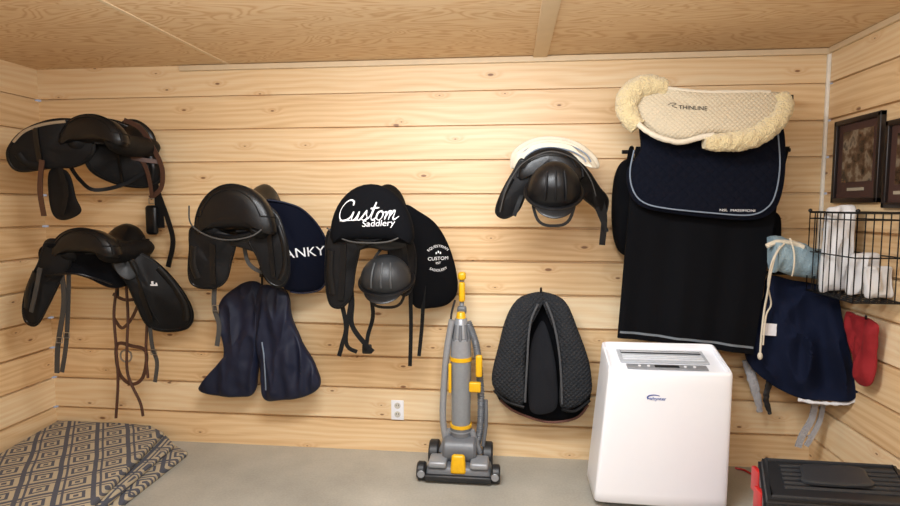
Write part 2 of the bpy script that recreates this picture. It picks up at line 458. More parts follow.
# ------------------------------------------------------------ saddle pieces
def interp(tab,t):
    for (a,x),(b,y) in zip(tab,tab[1:]):
        if t<=b:
            q=(t-a)/(b-a) if b>a else 0; q=q*q*(3-2*q); return x+(y-x)*q
    return tab[-1][1]
def seatmb(cx,top,hw,bot,d1,d0,scale=1.0,thick=0.045,dip=0.05,pom=0.5,fill=0.9,pz=0.012):
    c=W(cx,top,d1); w1=(W(cx+hw,top,d1).x-W(cx-hw,top,d1).x)/2*scale; hg=(c.z-W(cx,bot,d1).z)
    mb=MB(); rings=[]; N=30; S=20
    for i in range(N+1):
        t=i/N
        t2=1-(1-t)**1.8 if t>0 else 0
        d=d0+(d1-d0)*t2
        w=w1*interp([(0,pom*0.75),(0.1,pom*0.9),(0.35,pom),(0.6,0.74),(0.85,1.0),(1,1.0)],t2)
        zt=interp([(0,pz-0.02),(0.1,pz),(0.45,-dip),(0.8,-0.008),(0.92,0.0),(1,0.0)],t2)
        cr_=hg*interp([(0,0.75),(0.5,0.7),(0.85,0.95),(1,1.0)],t2)
        tk=interp([(0,thick),(0.55,thick),(0.8,hg*fill),(1,hg*fill)],t2)
        e=1.0
        if t2>0.84: q=(t2-0.84)/0.16; e=max(1-q**3.2,0.0)**(1/3.2); e=max(e,0.05)
        if t2<0.06: e=0.55+0.45*t2/0.06
        ring=[]; zc=c.z+zt; mid=zc-cr_*0.55
        tp=[];bt=[]
        for j in range(S+1):
            s=-1+2*j/S; cc=1-math.cos(s*math.pi/2)
            tp.append(Vector((c.x+w*math.sin(s*math.pi/2),-d,zc-cr_*cc)))
            bt.append(Vector((c.x+(w-0.012)*math.sin(s*math.pi/2),-d,zc-tk-(max(cr_-tk,0)+0.02)*cc)))
        ring=tp+bt[-2:0:-1]
        ctr=Vector((c.x,-d,mid)); rings.append([ctr+(p-ctr)*e for p in ring])
    mb.loft(rings); mb.rim=[[r[2]+Vector((0,0,0.001)) for r in rings[2:-4:3]],[r[S-2]+Vector((0,0,0.001)) for r in rings[2:-4:3]]]
    mb.cant=[p for p in rings[-8][0:S+1:2]]; mb.S=S; mb.rings=rings
    return mb,c,w1,hg
def mkseat(par,mb,m=None):
    o=ob(mb,'seat',m or LEA,par)
    for r in mb.rim: ob(MB().tube(r,0.004,n=6),'welt',LEAM,par)
    ob(MB().tube(mb.cant,0.0055,n=6),'welt',LEAM,par)
    ob(MB().tube([p+Vector((0,-0.001,0)) for p in mb.rings[-5][2:mb.S-1:2]],0.003,n=6),'stitching',LEAM,par)
def flap(par,pts,m,name='flap',th=0.018,bulge=0.010,k=7,welt=True):
    mb=MB().puff(pts,th,pw=8,edge=0.5,bulge=bulge,k=k,rings=10,nz=0.0025,nf=12); o=ob(mb,name,m,par)
    if welt: ob(MB().tube(mb.last[::3],0.0028,n=6,closed=True,k=3),'welt',LEA,par)
    return o
def onflap(par,f,pts,r,name,m,flat=0.5,n=10):
    ob(MB().tube([surf(f,u,v,0.002) for u,v in pts],r,n=n,flat=flat),name,m,par)
def strapon(par,f,pts,w,name,m):
    ob(MB().strap([surf(f,u,v,0.005) for u,v in pts],w,0.006),name,m,par)
def buckle(par,q,s=0.016):
    ob(MB().tube([q+Vector((a_*s,-.004,b_*s*.9)) for a_,b_ in ((-1,-1),(1,-1),(1,1),(-1,1))],0.003,n=6,closed=True,smooth=False),'buckle',STEEL,par)
def rack(c,w,hg,d1,z):
    mb=MB(); x=c.x
    mb.box((x,-0.008,z),(0.10,0.016,0.16),0.003)
    for s in (-1,1):
        mb.tube([Vector((x+s*0.03,-0.01,z+0.03)),Vector((x+s*0.045,-0.2,z+0.03)),Vector((x+s*0.045,-(d1-0.1),z+0.03)),Vector((x,-(d1-0.07),z+0.03))],0.008,smooth=False)
    mb.tube([Vector((x,-0.01,z-0.06)),Vector((x,-0.25,z+0.025))],0.007,smooth=False)
    return ob(mb,'saddle_rack',BMET,label='black steel wall bracket carrying a riding saddle',category='saddle rack')
def mkpanels(par,c,w,hg,d1,d0,m=None):
    for s in (-1,1):
        mb=MB(); x=c.x+s*w*0.55; z=c.z-hg*0.9
        mb.tube([Vector((x+s*0.01,-d1+0.05,z+0.02)),Vector((x,-d1+0.09,z)),Vector((x-s*0.01,-(d1+d0)/2,z-0.01)),Vector((x,-d0-0.06,z)),Vector((x,-d0-0.02,z+0.02))],
                lambda t:0.03+0.028*math.sin(math.pi*min(max(t,0.02),0.98))**0.5,n=14,k=7,flat=1.0)
        ob(mb,'panel',m or LEAM,par)

# ---- saddle A : high on the wall by the corner
mb,c,w,hg=seatmb(84,113,34,143,0.50,0.08,thick=0.045,pom=0.6,dip=.065)
S=empty('saddle',(c.x,0,c.z-hg),label='black leather dressage saddle with brown straps hanging high near the corner',category='saddle')
mkseat(S,mb); mkpanels(S,c,w,hg,0.5,0.08)
lf=flap(S,[(64,118,.47),(40,122,.5),(19,133,.52),(7,150,.52),(10,165,.5),(22,172,.48),(50,169,.45),(80,166,.4),(96,150,.4),(88,124,.42)],LEAM,th=0.030,bulge=0.012)
mb=MB(); mb.tube([surf(lf,u,v,.004) for u,v in ((14,142),(24,132),(38,126),(52,123),(66,121.5))],0.008,flat=0.6)
ob(mb,'panel_lining',TAN,S,label='pale tan lining edge')
strapon(S,lf,[(36,128),(38,146),(42,168)],0.03,'billet',LEA)
onflap(S,lf,[(18,154),(26,163),(40,166)],0.02,'knee_roll',LEAM)
rf=flap(S,[(92,120,.35),(116,120,.22),(140,132,.14),(155,152,.10),(163,176,.08),(152,187,.10),(126,187,.18),(100,178,.3),(86,165,.38),(84,140,.4)],LEAM,bulge=0.02)
onflap(S,rf,[(136,136),(146,150),(152,168),(150,180)],0.022,'knee_roll',LEA)
strapon(S,rf,[(108,128),(116,150),(122,182)],0.028,'stirrup_leather',LEA)
ob(MB().puff([(118,132,.16),(124,120,.14),(140,121,.1),(154,134,.07),(156,150,.06),(144,152,.08),(128,146,.14)],0.04),'pommel',LEA,S)
mb=MB(); mb.puff([(50,170,.45),(68,172,.44),(76,198,.44),(81,212,.44),(66,220,.44),(54,216,.45),(49,196,.45)],0.02,pw=5); ob(mb,'sweat_flap',LEAM,S)
straps(S,'girth_strap',LEAM,[([(70,166,.4),(80,180,.38),(95,190,.35),(125,184,.22),(148,170,.15)],0.02,0.005),([(150,165,.1),(159,195,.1),(168,220,.1),(173,242,.1),(168,267,.1)],0.028,0.006),([(150,172,.1),(158,200,.1),(161,228,.1)],0.045,0.006),([(60,168,.47),(66,192,.47),(62,214,.47)],0.03,0.005)])
straps(S,'strap',BRN,[([(124,120,.20),(140,128,.19),(152,146,.17),(162,168,.15),(161,188,.13),(150,198,.13)],0.026,0.005),([(42,160,.50),(40,190,.49),(44,216,.47)],0.028,0.005),([(124,156,.23),(144,160,.19),(160,162,.14)],0.024,0.005),([(128,140,.22),(146,168,.18),(152,196,.14)],0.022,0.005)],label='brown leather strap')
ob(MB().box(W(152,220,.12),(0.07,0.03,0.17),0.02),'girth_buckle_guard',LEA,S)
buckle(S,W(152,201,.13))
rack(c,w,hg,0.5,c.z-hg-0.02)
# ---- saddle B
mb,c,w,hg=seatmb(76,228,33,256,0.52,0.08,thick=0.045,pom=0.65,dip=.065)
S=empty('saddle',(c.x,0,c.z-hg),label='black leather saddle with broad side flap, hung beneath the brown-strapped saddle',category='saddle')
mkseat(S,mb); mkpanels(S,c,w,hg,0.52,0.08)
lf=flap(S,[(46,240,.5),(38,262,.5),(27,285,.5),(22,308,.5),(26,323,.48),(38,325,.47),(50,304,.45),(62,280,.44),(72,262,.45),(62,242,.48)],LEAM)
onflap(S,lf,[(36,272),(29,290),(27,308)],0.018,'knee_roll',LEA)
ob(MB().puff([(40,248,.5),(62,244,.5),(96,250,.42),(120,262,.3),(130,282,.25),(112,288,.3),(88,278,.4),(60,270,.46),(42,266,.48)],0.03,nz=0.003,pw=5),'sweat_flap',FAB,S)
rf=flap(S,[(108,249,.35),(130,249,.25),(152,258,.2),(172,276,.15),(188,298,.12),(194,316,.1),(187,329,.1),(165,332,.14),(147,326,.2),(136,306,.25),(126,284,.3),(112,266,.35)],LEAM,bulge=0.02)
onflap(S,rf,[(118,256),(132,266),(141,284),(150,308),(160,325)],0.005,'piping',LEA)
onflap(S,rf,[(158,268),(172,284),(184,304),(186,320)],0.022,'knee_roll',LEA)
strapon(S,rf,[(124,254),(134,272),(143,296),(152,322)],0.03,'stirrup_leather',LEA)
ob(MB().puff([surf(rf,u,v,.012) for u,v in ((112,253),(126,252),(137,262),(140,274),(130,280),(118,272))],0.012,pw=5),'skirt',LEA,S)
ob(MB().tube([(46,276,.5),(78,274,.48),(112,284,.36)],0.005),'piping',LEA,S)
p=surf(rf,153,285,.004); mb=MB(); mb.box(p,(0.06,0.006,0.009),0.002); mb.box(p+Vector((0,-.001,.014)),(0.012,0.006,0.016),0.002); mb.box(p+Vector((-.024,-.001,.008)),(0.008,0.006,0.012),0.002); mb.box(p+Vector((.024,-.001,.008)),(0.008,0.006,0.012),0.002)
ob(mb,'badge',WHT,S,label='small silver maker badge')
straps(S,'girth_strap',GSTR,[([(60,262,.45),(64,300,.45),(58,345,.44),(57,373,.44)],0.026,0.006),([(69,262,.43),(68,310,.43),(66,345,.43),(62,372,.43)],0.022,0.006),([(148,305,.19),(152,345,.19),(157,362,.19),(155,382,.19)],0.022,0.005),([(40,268,.53),(36,290,.53),(31,312,.52)],0.022,0.005)])
for u,v,d_ in ((60,340,.455),(67,335,.44),(154,352,.2)): buckle(S,W(u,v,d_))
rack(c,w,hg,0.52,c.z-hg-0.02)
# bridle hanging under saddle B
b=empty('bridle',W(128,418,.16),label='brown leather bridle with looped reins hanging on the planks',category='bridle')
tubes(b,'rein',BRN,[[(118,280,.16),(114,312,.16),(116,345,.16),(118,380,.16),(116,418,.16)],[(126,282,.16),(128,318,.16),(127,345,.16),(128,375,.16),(140,402,.16),(143,416,.16)],[(146,285,.16),(147,320,.16),(146,352,.16),(148,378,.16)]],0.008)
straps(b,'cheek_strap',BRN,[([(114,318,.155),(122,328,.155),(132,318,.155),(140,300,.155)],0.018,0.004),([(113,294,.155),(126,300,.155),(147,297,.155)],0.018,0.004)])
ob(MB().strap([(117,345,.155),(119,372,.155),(131,384,.155),(143,377,.155),(146,352,.155),(132,346,.155)],0.02,0.005,closed=True),'noseband',BRN,b)
ct=W(126,356,.14)
ob(MB().tube([ct+Vector((math.cos(a)*0.035,0,math.sin(a)*0.035)) for a in [i*math.pi/5 for i in range(10)]],0.005,closed=True),'bit_ring',STEEL,b)
ob(MB().tube([(118,296,.165),(118,270,.12),(120,262,.0)],0.006),'hook',BMET,b)
# ---- saddle C
mb,c,w,hg=seatmb(228,183,41,234,0.55,0.08,thick=0.05,pom=0.55)
S=empty('saddle',(c.x,0,c.z-hg),label='glossy black leather saddle with rounded cantle, beside navy lettered pad',category='saddle')
mkseat(S,mb); mkpanels(S,c,w,hg,0.55,0.08)
lf=flap(S,[(192,226,.5),(189,250,.5),(188,274,.48),(194,286,.46),(212,289,.45),(226,282,.44),(232,262,.44),(236,240,.46),(222,232,.5)],LEAM,th=.022,bulge=0.012)
onflap(S,lf,[(194,246),(193,264),(198,278)],0.018,'knee_roll',LEA)
strapon(S,lf,[(213,244),(213,262),(214,284)],0.03,'billet',LEA)
rf=flap(S,[(246,236,.46),(254,216,.46),(266,206,.44),(278,214,.42),(286,236,.42),(290,258,.40),(289,278,.38),(280,288,.38),(266,280,.4),(256,256,.44)],LEAM,th=.02)
onflap(S,rf,[(278,226),(284,246),(285,266),(280,280)],0.014,'knee_roll',LEA)
strapon(S,rf,[(268,222),(271,248),(274,278)],0.026,'stirrup_leather',LEA)
ob(MB().puff([(200,232,.5),(230,236,.52),(262,230,.48),(270,240,.42),(262,252,.42),(232,245,.46),(206,250,.46)],0.03,pw=4),'sweat_flap',LEA,S)
tubes(S,'piping',GSTR,[[(189,206,.50),(191,224,.55),(208,236,.575),(230,240,.58),(254,235,.56),(268,222,.5)]],0.004)
straps(S,'girth_strap',GSTR,[([(216,270,.42),(214,305,.42),(219,325,.42),(217,346,.42)],0.024,0.005),([(243,236,.4),(248,262,.4),(262,272,.38),(274,270,.36)],0.02,0.005)])
buckle(S,W(216,308,.43))
rack(c,w,hg,0.55,c.z-hg-0.02)
pd=ob(MB().puff([(266,200,.30),(284,202,.28),(302,209,.24),(318,226,.18),(327,246,.14),(328,270,.12),(322,287,.12),(306,292,.15),(290,291,.20),(282,284,.26),(278,250,.30),(270,222,.31)],0.02,bulge=0.01,pw=5),'saddle_pad',NAVY,label='navy saddle pad with white lettering under a black saddle',category='saddle pad')
text('ANKY',pd,W(303.5,253,.24),0.074,WHT,pd,rgt=(1,0,0.06),up=(-0.04,0,1),bold=0.0,xs=0.92)
tubes(pd,'binding',NAVYN,[[(268,200,.315),(286,203,.29),(303,210,.25),(319,227,.19),(328,247,.15),(329,270,.13),(322,288,.13),(306,293,.16),(290,292,.21)]],0.005)
# ---- saddle D
mb,c,w,hg=seatmb(369,192,38,236,0.52,0.08,thick=0.05,pom=0.55)
S=empty('saddle',(c.x,0,c.z-hg),label='black leather saddle under a lettered black dust cover',category='saddle')
ob(mb,'seat',LEA,S); mkpanels(S,c,w,hg,0.52,0.08)
lf=flap(S,[(328,230,.5),(325,258,.48),(325,284,.46),(330,305,.45),(342,308,.44),(352,296,.44),(356,270,.44),(360,244,.48),(346,232,.5)],LEAM)
onflap(S,lf,[(331,250),(330,272),(333,294)],0.018,'knee_roll',LEA)
strapon(S,lf,[(344,244),(343,270),(341,300)],0.03,'billet',LEA)
rf=flap(S,[(388,238,.46),(404,232,.42),(414,244,.36),(416,268,.34),(412,290,.34),(402,296,.36),(392,280,.4)],LEAM)
strapon(S,rf,[(404,244),(406,266),(405,290)],0.026,'billet',LEA)
ob(MB().puff([(330,230,.5),(368,240,.53),(408,230,.5),(408,244,.46),(390,250,.46),(368,247,.46),(346,254,.46),(330,248,.48)],0.03,pw=4),'sweat_flap',LEA,S)
tubes(S,'piping',GSTR,[[(327,228,.5),(345,240,.54),(369,243,.565),(394,240,.55),(412,226,.5)]],0.004)
straps(S,'girth_strap',LEAM,[([(338,290,.42),(346,325,.42),(342,345,.42),(339,356,.42)],0.022,0.005),([(348,262,.42),(352,300,.42),(352,325,.42),(366,345,.42),(373,352,.42)],0.024,0.006),
([(366,270,.38),(373,312,.4),(368,335,.4),(366,350,.4)],0.02,0.005),([(351,300,.43),(346,342,.42),(357,352,.42)],0.02,0.005),([(410,280,.32),(411,325,.31),(410,366,.3)],0.02,0.005),([(424,285,.24),(422,325,.2),(419,356,.2)],0.02,0.005)])
ob(MB().box(W(367,349,.39),(0.05,0.02,0.05),0.008),'buckle',BMET,S)
rack(c,w,hg,0.52,c.z-hg-0.02)
mb,c2,w2,h2=seatmb(368,183,43,240,0.56,0.06,thick=0.012,dip=0.03,pom=0.6,fill=1.02)
cov=ob(mb,'saddle_cover',FAB,label='black fabric saddle cover with white script lettering',category='saddle cover')
SW=[[(.62,.74),(.60,.92),(.42,1.0),(.20,.88),(.04,.58),(.04,.24),(.20,.03),(.44,.04),(.62,.2),(.72,.44)],
[(.72,.44),(.68,.16),(.76,.02),(.90,.12),(1.00,.44)],[(1.00,.44),(.97,.14),(1.05,.02),(1.18,.14),(1.34,.50)],
[(1.34,.50),(1.36,.32),(1.44,.14),(1.36,.01),(1.20,.05)],[(1.42,.08),(1.54,.16),(1.66,.5),(1.72,.86)],[(1.72,.86),(1.64,.3),(1.66,.06),(1.78,.03),(1.88,.16)],[(1.52,.56),(1.92,.60)],
[(2.04,.44),(1.92,.34),(1.90,.12),(2.02,.01),(2.15,.10),(2.18,.32),(2.06,.44),(2.14,.36),(2.30,.40)],
[(2.30,.42),(2.33,.24),(2.31,.01)],[(2.32,.16),(2.44,.42),(2.52,.40),(2.50,.01)],[(2.51,.16),(2.64,.42),(2.72,.40),(2.70,.10),(2.78,.02),(2.96,.16)]]
script_word(SW,cov,W(367,211,.56),0.100,0.0040,WHT,cov,shear=0.26,rise=0.03)
text('Saddlery',cov,W(378,223.5,.56),0.042,WHT,cov,bold=0.0001,xs=1.1,rgt=(1,0,0.04),shear=0.15)
ob(MB().tube([surf(cov,u,v) for u,v in ((340,221),(348,220.5),(358,220))],0.002),'lettering',WHT,cov)
pd=ob(MB().puff([(404,206,.36),(420,212,.3),(436,224,.24),(448,244,.18),(456,270,.14),(457,292,.12),(448,304,.12),(432,308,.16),(414,306,.24),(408,280,.3),(404,240,.36)],0.02,bulge=0.012,pw=5),'saddle_pad',FAB,label='black saddle pad with round white crest logo',category='saddle pad')
lc=W(438,258,.24)
text('EQUESTRIAN',pd,lc,0.019,WHT,pd,arc=0.062); text('SADDLERY',pd,lc,0.019,WHT,pd,arc=-0.068)
text('CUSTOM',pd,lc+Vector((0,0,-0.004)),0.026,WHT,pd,xs=0.95)
text('EST',pd,lc+Vector((0,0,-0.028)),0.016,WHT,pd)
lm=MB(); T=bvh(pd)
for x_,z_,r_ in ((-.010,.026,.005),(0,.032,.005),(.010,.026,.005)): 
    h=T.ray_cast(lc+Vector((x_,-.5,z_)),Vector((0,1,0)))[0]
    if h: lm.ell(h,(r_,.003,r_*1.3),n=10,m=6)
ob(lm,'emblem',WHT,pd)
# ---- saddle E
mb,c,w,hg=seatmb(551,147,35,178,0.50,0.08,thick=0.05,pom=0.7)
S=empty('saddle',(c.x,0,c.z-hg),label='black saddle with cream pad, a riding helmet hung in front',category='saddle')
mkseat(S,mb); mkpanels(S,c,w,hg,0.5,0.08)
lf=flap(S,[(522,158,.46),(512,172,.45),(500,194,.44),(495,212,.43),(504,219,.42),(518,212,.42),(526,196,.44),(534,176,.46)],LEAM)
onflap(S,lf,[(512,178),(503,196),(500,210)],0.014,'knee_roll',LEA)
flap(S,[(574,160,.46),(586,168,.4),(598,186,.32),(608,200,.25),(604,216,.25),(592,206,.3),(580,196,.4),(568,180,.46)],LEAM)
tubes(S,'piping',GSTR,[[(500,212,.47),(506,190,.48),(520,166,.5),(540,154,.52),(556,152,.53),(576,160,.5),(590,178,.46),(596,196,.42)]],0.003)
straps(S,'girth_strap',LEAM,[([(596,186,.3),(604,215,.28),(602,245,.28)],0.03,0.006),([(584,180,.34),(596,206,.3),(607,232,.3)],0.02,0.006),([(524,190,.44),(519,202,.46),(514,216,.46)],0.02,0.006)])
rack(c,w,hg,0.5,c.z-hg-0.02)
pd=empty('saddle_pad',W(553,168,.36),label='cream striped wool saddle pad folded over a saddle',category='saddle pad')
for i,(dd_,sh,th_) in enumerate(((.30,0,.030),(.36,3,.026),(.42,6,.022))):
    ob(MB().puff([(511+sh,168,dd_),(511+sh,155,dd_),(519+sh,145+sh,dd_),(534,138+sh,dd_),(552,136+sh,dd_),(570,139+sh,dd_),(586-sh,147+sh,dd_),(597-sh,158+sh,dd_),(599-sh,168,dd_),(588,166,dd_),(576,156+sh*.4,dd_),(556,150+sh*.4,dd_),(536,153+sh*.4,dd_),(522,166,dd_)],th_,nz=0.010,nf=16,rings=10,k=8,pw=4),'folded_layer',CRM,pd)
for sh,d_ in ((4,.40),(9,.445)):
    ob(MB().tube([(515+sh,160,d_),(522+sh*.6,148+sh*.8,d_),(538,140+sh,d_),(553,138.5+sh,d_),(571,142+sh,d_),(588-sh*.6,151+sh*.7,d_),(595-sh,162,d_)],0.0035),'stripe',GRYT,pd)
# ---- helmets
def helmet(u,v,d,ru,rv,label,tilt,shade,hook,vent):
    c=W(u,v,d); s=(W(u+ru,v,d)-W(u-ru,v,d)).x/2; hz=(W(u,v-rv,d)-W(u,v+rv,d)).z/2
    rt=Matrix.Rotation(tilt,3,'X'); E=empty('riding_helmet',c-Vector((0,0,hz)),label=label,category='riding helmet')
    ob(MB().ell(c,(s,s*0.95,hz),rot=rt,fn=lambda p:Vector((p.x*(1-0.12*(p.z/hz)),p.y,p.z))),'shell',shade,E)
    ob(MB().tube([c+rt@Vector((math.cos(a)*s*1.04,math.sin(a)*s*1.0-0.0,-hz*0.25)) for a in [i*math.pi/8 for i in range(16)]],0.012,closed=True,flat=0.7),'rim',LEA,E)
    ob(MB().puff([c+rt@Vector(q) for q in ((-s*.75,-s*.55,-hz*.25),(-s*.55,-s*1.15,-hz*.32),(0,-s*1.4,-hz*.36),(s*.55,-s*1.15,-hz*.32),(s*.75,-s*.55,-hz*.25),(0,-s*.4,-hz*.2))],0.016),'brim',LEA,E)
    for i in (-1,0,1):
        ob(MB().tube([c+rt@Vector((i*s*0.28+i*0.1*s*math.cos(a),-math.cos(a)*s*0.97,math.sin(a)*hz*0.98)) for a in (0.15,0.5,0.9,1.3)],0.005),'vent',vent,E)
    h=W(*hook)
    ob(MB().strap([c+Vector((-s*0.9,0,0)),c+Vector((-s*0.6,0.0,-hz*1.25)),c+Vector((0,0,-hz*1.5)),c+Vector((s*0.6,0,-hz*1.25)),c+Vector((s*0.9,0,0))],0.014,0.003),'harness',BMET,E)
    ob(MB().strap([c+Vector((-s*0.7,0.02,hz*0.4)),h,c+Vector((s*0.7,0.02,hz*0.4))],0.014,0.003),'hanging_strap',BMET,E)
    return E
helmet(386,276,.44,25,21,'dark grey riding helmet hanging beneath the lettered saddle',0.5,mat('charcoal_shell',(34,35,37),0.5),(386,246,.40),mat('dim_grey',(62,64,66),0.5))
helmet(554,187,.56,27,26,'black riding helmet hanging in front of cream-padded saddle',0.7,LEA,(552,160,.5),LEAM)
# ------------------------------------------------------------ navy boots
def boot(o,name,lab):
    return ob(MB().puff(o,0.09,nz=0.008,nf=9,rings=28,k=12,fold=0.026,ff=13,pw=3),name,NAVYN,sharp=60,label=lab,category='travel boot',group='navy horse travel boots')
b1=boot([(238,286,.10),(252,281,.10),(262,287,.10),(265,312,.12),(262,345,.12),(258,372,.12),(254,393,.12),(240,397,.12),(214,395,.12),(200,390,.12),(204,382,.12),(224,362,.12),(222,325,.12),(221,302,.11)],'travel_boot','navy nylon horse travel boot, toe turned outward')
b2=boot([(259,289,.155),(274,286,.155),(287,293,.155),(292,318,.155),(303,344,.155),(317,370,.155),(320,386,.155),(306,396,.155),(280,400,.155),(264,398,.15),(261,372,.15),(256,330,.15)],'travel_boot','navy nylon horse travel boot with pale zip')
ob(MB().tube([surf(b2,u,v) for u,v in ((262,342),(264,355),(265,370),(266,390))],0.004),'zip',GRYT,b2)
ob(MB().tube([(262,272,.0),(262,273,.05),(262,284,.06),(262,290,.10),(262,284,.13)],0.006).box(W(262,272,.006),(0.03,0.012,0.06),0.003),'wall_hook',BMET,label='black metal hook holding navy travel boots',category='hook')
# ------------------------------------------------------------ folded quilted pad
E=empty('saddle_pad',W(542,418,.1),label='charcoal quilted saddle pad folded over a wall hook',category='saddle pad')
ob(MB().puff([(541,294,.04),(556,298,.05),(571,316,.06),(584,348,.08),(590,380,.09),(589,402,.09),(576,417,.09),(548,421,.09),(516,411,.09),(498,398,.09),(495,372,.08),(506,335,.06),(524,304,.05)],0.09,nz=0.005),'lining',FAB,E)
ob(MB().puff([(538,326,.12),(544,322,.12),(552,345,.15),(557,376,.17),(557,406,.17),(544,414,.17),(530,409,.17),(528,376,.17),(531,345,.15)],0.04,nz=.006),'inner_fold',mat('charcoal_felt',(30,31,35),0.95,nscale=200,var=.3,bump=.4,spec=.15),E)
ob(MB().puff([(546,294,.10),(532,293,.13),(517,300,.15),(506,318,.17),(498,348,.18),(492,374,.19),(494,388,.19),(506,398,.19),(522,404,.19),(525,380,.19),(526,350,.18),(534,318,.15)],0.11,rings=14,k=9,bulge=0.02,nz=.010,nf=7,pw=3),'side_panel',FAB2,E)
ob(MB().puff([(540,294,.11),(553,294,.14),(567,304,.16),(578,330,.17),(588,358,.18),(592,384,.18),(588,398,.18),(572,408,.18),(560,405,.18),(560,372,.19),(556,338,.18),(546,312,.15)],0.08,rings=14,k=9,bulge=0.02,nz=.010,nf=7,pw=3),'side_panel',FAB2,E)
GB=mat('grey_binding',(70,72,76),.8)
for pts in ([(538,304,.20),(530,325,.22),(527,365,.24),(525,402,.23)],[(546,302,.20),(554,324,.22),(560,360,.235),(562,404,.22)]): ob(MB().tube(pts,0.006),'binding',GB,E)
ob(MB().tube([(494,390,.20),(506,401,.21),(524,407,.22)],0.009),'binding',LEAM,E)
ob(MB().tube([(562,409,.20),(575,411,.19),(590,400,.18)],0.009),'binding',LEAM,E)
ob(MB().tube([(500,400,.13),(516,412,.13),(548,422,.12),(576,418,.12),(588,405,.13)],0.007),'binding',mat('rust_binding',(104,68,58),0.8),E,label='rust-brown edge binding')
ob(MB().tube([W(541,292,.0),W(541,293,.12),W(541,288,.14)],0.006,smooth=False),'wall_hook',BMET,label='black metal hook holding folded quilted pad',category='hook')
# ------------------------------------------------------------ blanket stack on the right
mb=MB(); mb.tube([(622,152,.16),(790,150,.16)],0.01,smooth=False)
for u in (640,780): mb.tube([W(u,150,0),W(u,150,.16)],0.008,smooth=False)
ob(mb,'blanket_bar',BMET,label='black steel blanket bar fixed to the plank wall',category='blanket bar')
mb=MB(); mb.tube([(776,96,.0),(776,97,.1),(790,97,.12),(791,105,.12)],0.008,smooth=False); mb.box(W(788,98,.12),(0.05,0.012,0.03),0.003)
ob(mb,'wall_hook',BMET,label='black steel hook behind the sheepskin half pad',category='hook')
def fold(a,b): return 0.012*math.sin(a*14+b*1.5)*b**0.6+0.006*math.sin(a*31+1)*b+0.05*(1-b)**6
cc=[(634,148,.2),(784,148,.2),(752,354,.22),(617,337,.22)]
bl=ob(MB().sheet(cc,48,40,0.02,fold),'horse_blanket',FAB,label='long black fleece horse blanket hung beneath navy pad',category='horse blanket')
def edge(c,fn,b,off,a0=0,a1=1,n=40):
    c=[V(p) for p in c]; nn=(c[1]-c[0]).cross(c[3]-c[0]).normalized(); nn=nn if nn.y<0 else -nn
    return [ (c[0].lerp(c[1],a)).lerp(c[3].lerp(c[2],a),b)+nn*(fn(a,b)+off) for a in [a0+(a1-a0)*i/n for i in range(n+1)]]
ob(MB().strap(edge(cc,fold,0.966,0.012,0.01,0.99),0.011,0.003,k=1),'binding',mat('dim_grey_binding',(112,120,128),0.8),bl)
o=[(640,150,.28),(644,118,.27),(700,112,.27),(770,116,.27),(783,128,.27),(785,165,.28),(781,195,.28),(772,212,.28),(752,220,.28),(710,218,.28),(662,212,.28),(640,206,.28),(629,192,.28),(627,170,.28)]
np_=ob(MB().puff(o,0.05,nz=0.004,nf=5,pw=5,rings=20,k=10),'saddle_pad',DNAVY,label='large navy quilted saddle pad with grey-blue piping',category='saddle pad')
mb=MB(); mb.tube([(634,150,.318),(630,172,.318),(633,190,.318),(643,202,.318),(664,208,.318),(712,213,.318),(750,215,.318),(768,207,.318),(776,192,.318),(780,165,.318),(778,132,.318)],0.0035,flat=0.6)
ob(mb,'piping',GRYT,np_)
text('NSL  MASSIMONI',np_,W(737,210.5,.3),0.016,WHT,np_,rgt=(1,0,-0.02),xs=1.4)
gb=ob(MB().puff([(632,160,.08),(620,164,.08),(613,185,.08),(612,225,.08),(618,250,.08),(632,256,.08),(646,240,.08),(648,180,.08)],0.12,nz=0.004),'gear_bag',FAB,label='black rounded gear bag tucked behind blankets',category='bag')
ob(MB().strap([(628,166,.14),(630,152,.175),(632,148,.16),(632,160,.10)],0.02,0.004),'carry_strap',FAB,gb)
# half pad
E=empty('half_pad',W(705,147,.3),label='beige quilted half pad with thick sheepskin rolls',category='half pad')
def fl(q): return 0.0045*noise.noise(q*85)+0.007*noise.noise(q*30)
body=ob(MB().puff([(636,92,.33),(655,88,.35),(680,91,.36),(700,93,.36),(740,93,.36),(768,93,.35),(783,97,.34),(782,114,.36),(766,130,.38),(744,137,.39),(716,136,.39),(700,138,.39),(682,142,.39),(660,138,.38),(642,125,.36),(632,108,.35)],0.13,pw=3.5,rings=16,k=9),'cotton_body',BEI,E)
ob(MB().tube([(666,88,.38),(648,85,.38),(633,91,.38),(627,103,.38),(629,117,.38),(638,127,.39)],lambda t:0.054*math.sin(math.pi*(0.16+0.70*t))**0.5,n=46,k=24,fn=fl),'fleece_roll',FLC,E)
ob(MB().tube([(704,142,.43),(732,142,.43),(757,135,.42),(776,120,.40),(783,105,.38),(778,95,.37)],lambda t:0.050*math.sin(math.pi*(0.12+0.76*t))**0.45,n=46,k=26,fn=fl),'fleece_roll',FLC,E)
fl3=lambda q:0.003*noise.noise(q*70)
ob(MB().tube([(638,124,.43),(650,133,.44),(664,139,.44),(681,142,.44),(698,138,.44),(714,135,.44)],0.013,n=14,k=12,fn=fl3),'edging',CRM,E)
ob(MB().tube([(656,86,.40),(680,90,.405),(702,92,.405),(740,92,.405),(770,92,.39)],0.010,n=14,k=12,fn=fl3),'edging',CRM,E)
text('THINLINE',body,W(691,109,.4),0.026,BPR,E,rgt=(1,0,-0.08),xs=1.12,bold=0.0002)
ob(MB().tube([surf(body,u,v) for u,v in ((668,105),(672,103),(676,104),(672,106),(677,108))],0.0014),'printed_mark',BPR,E)
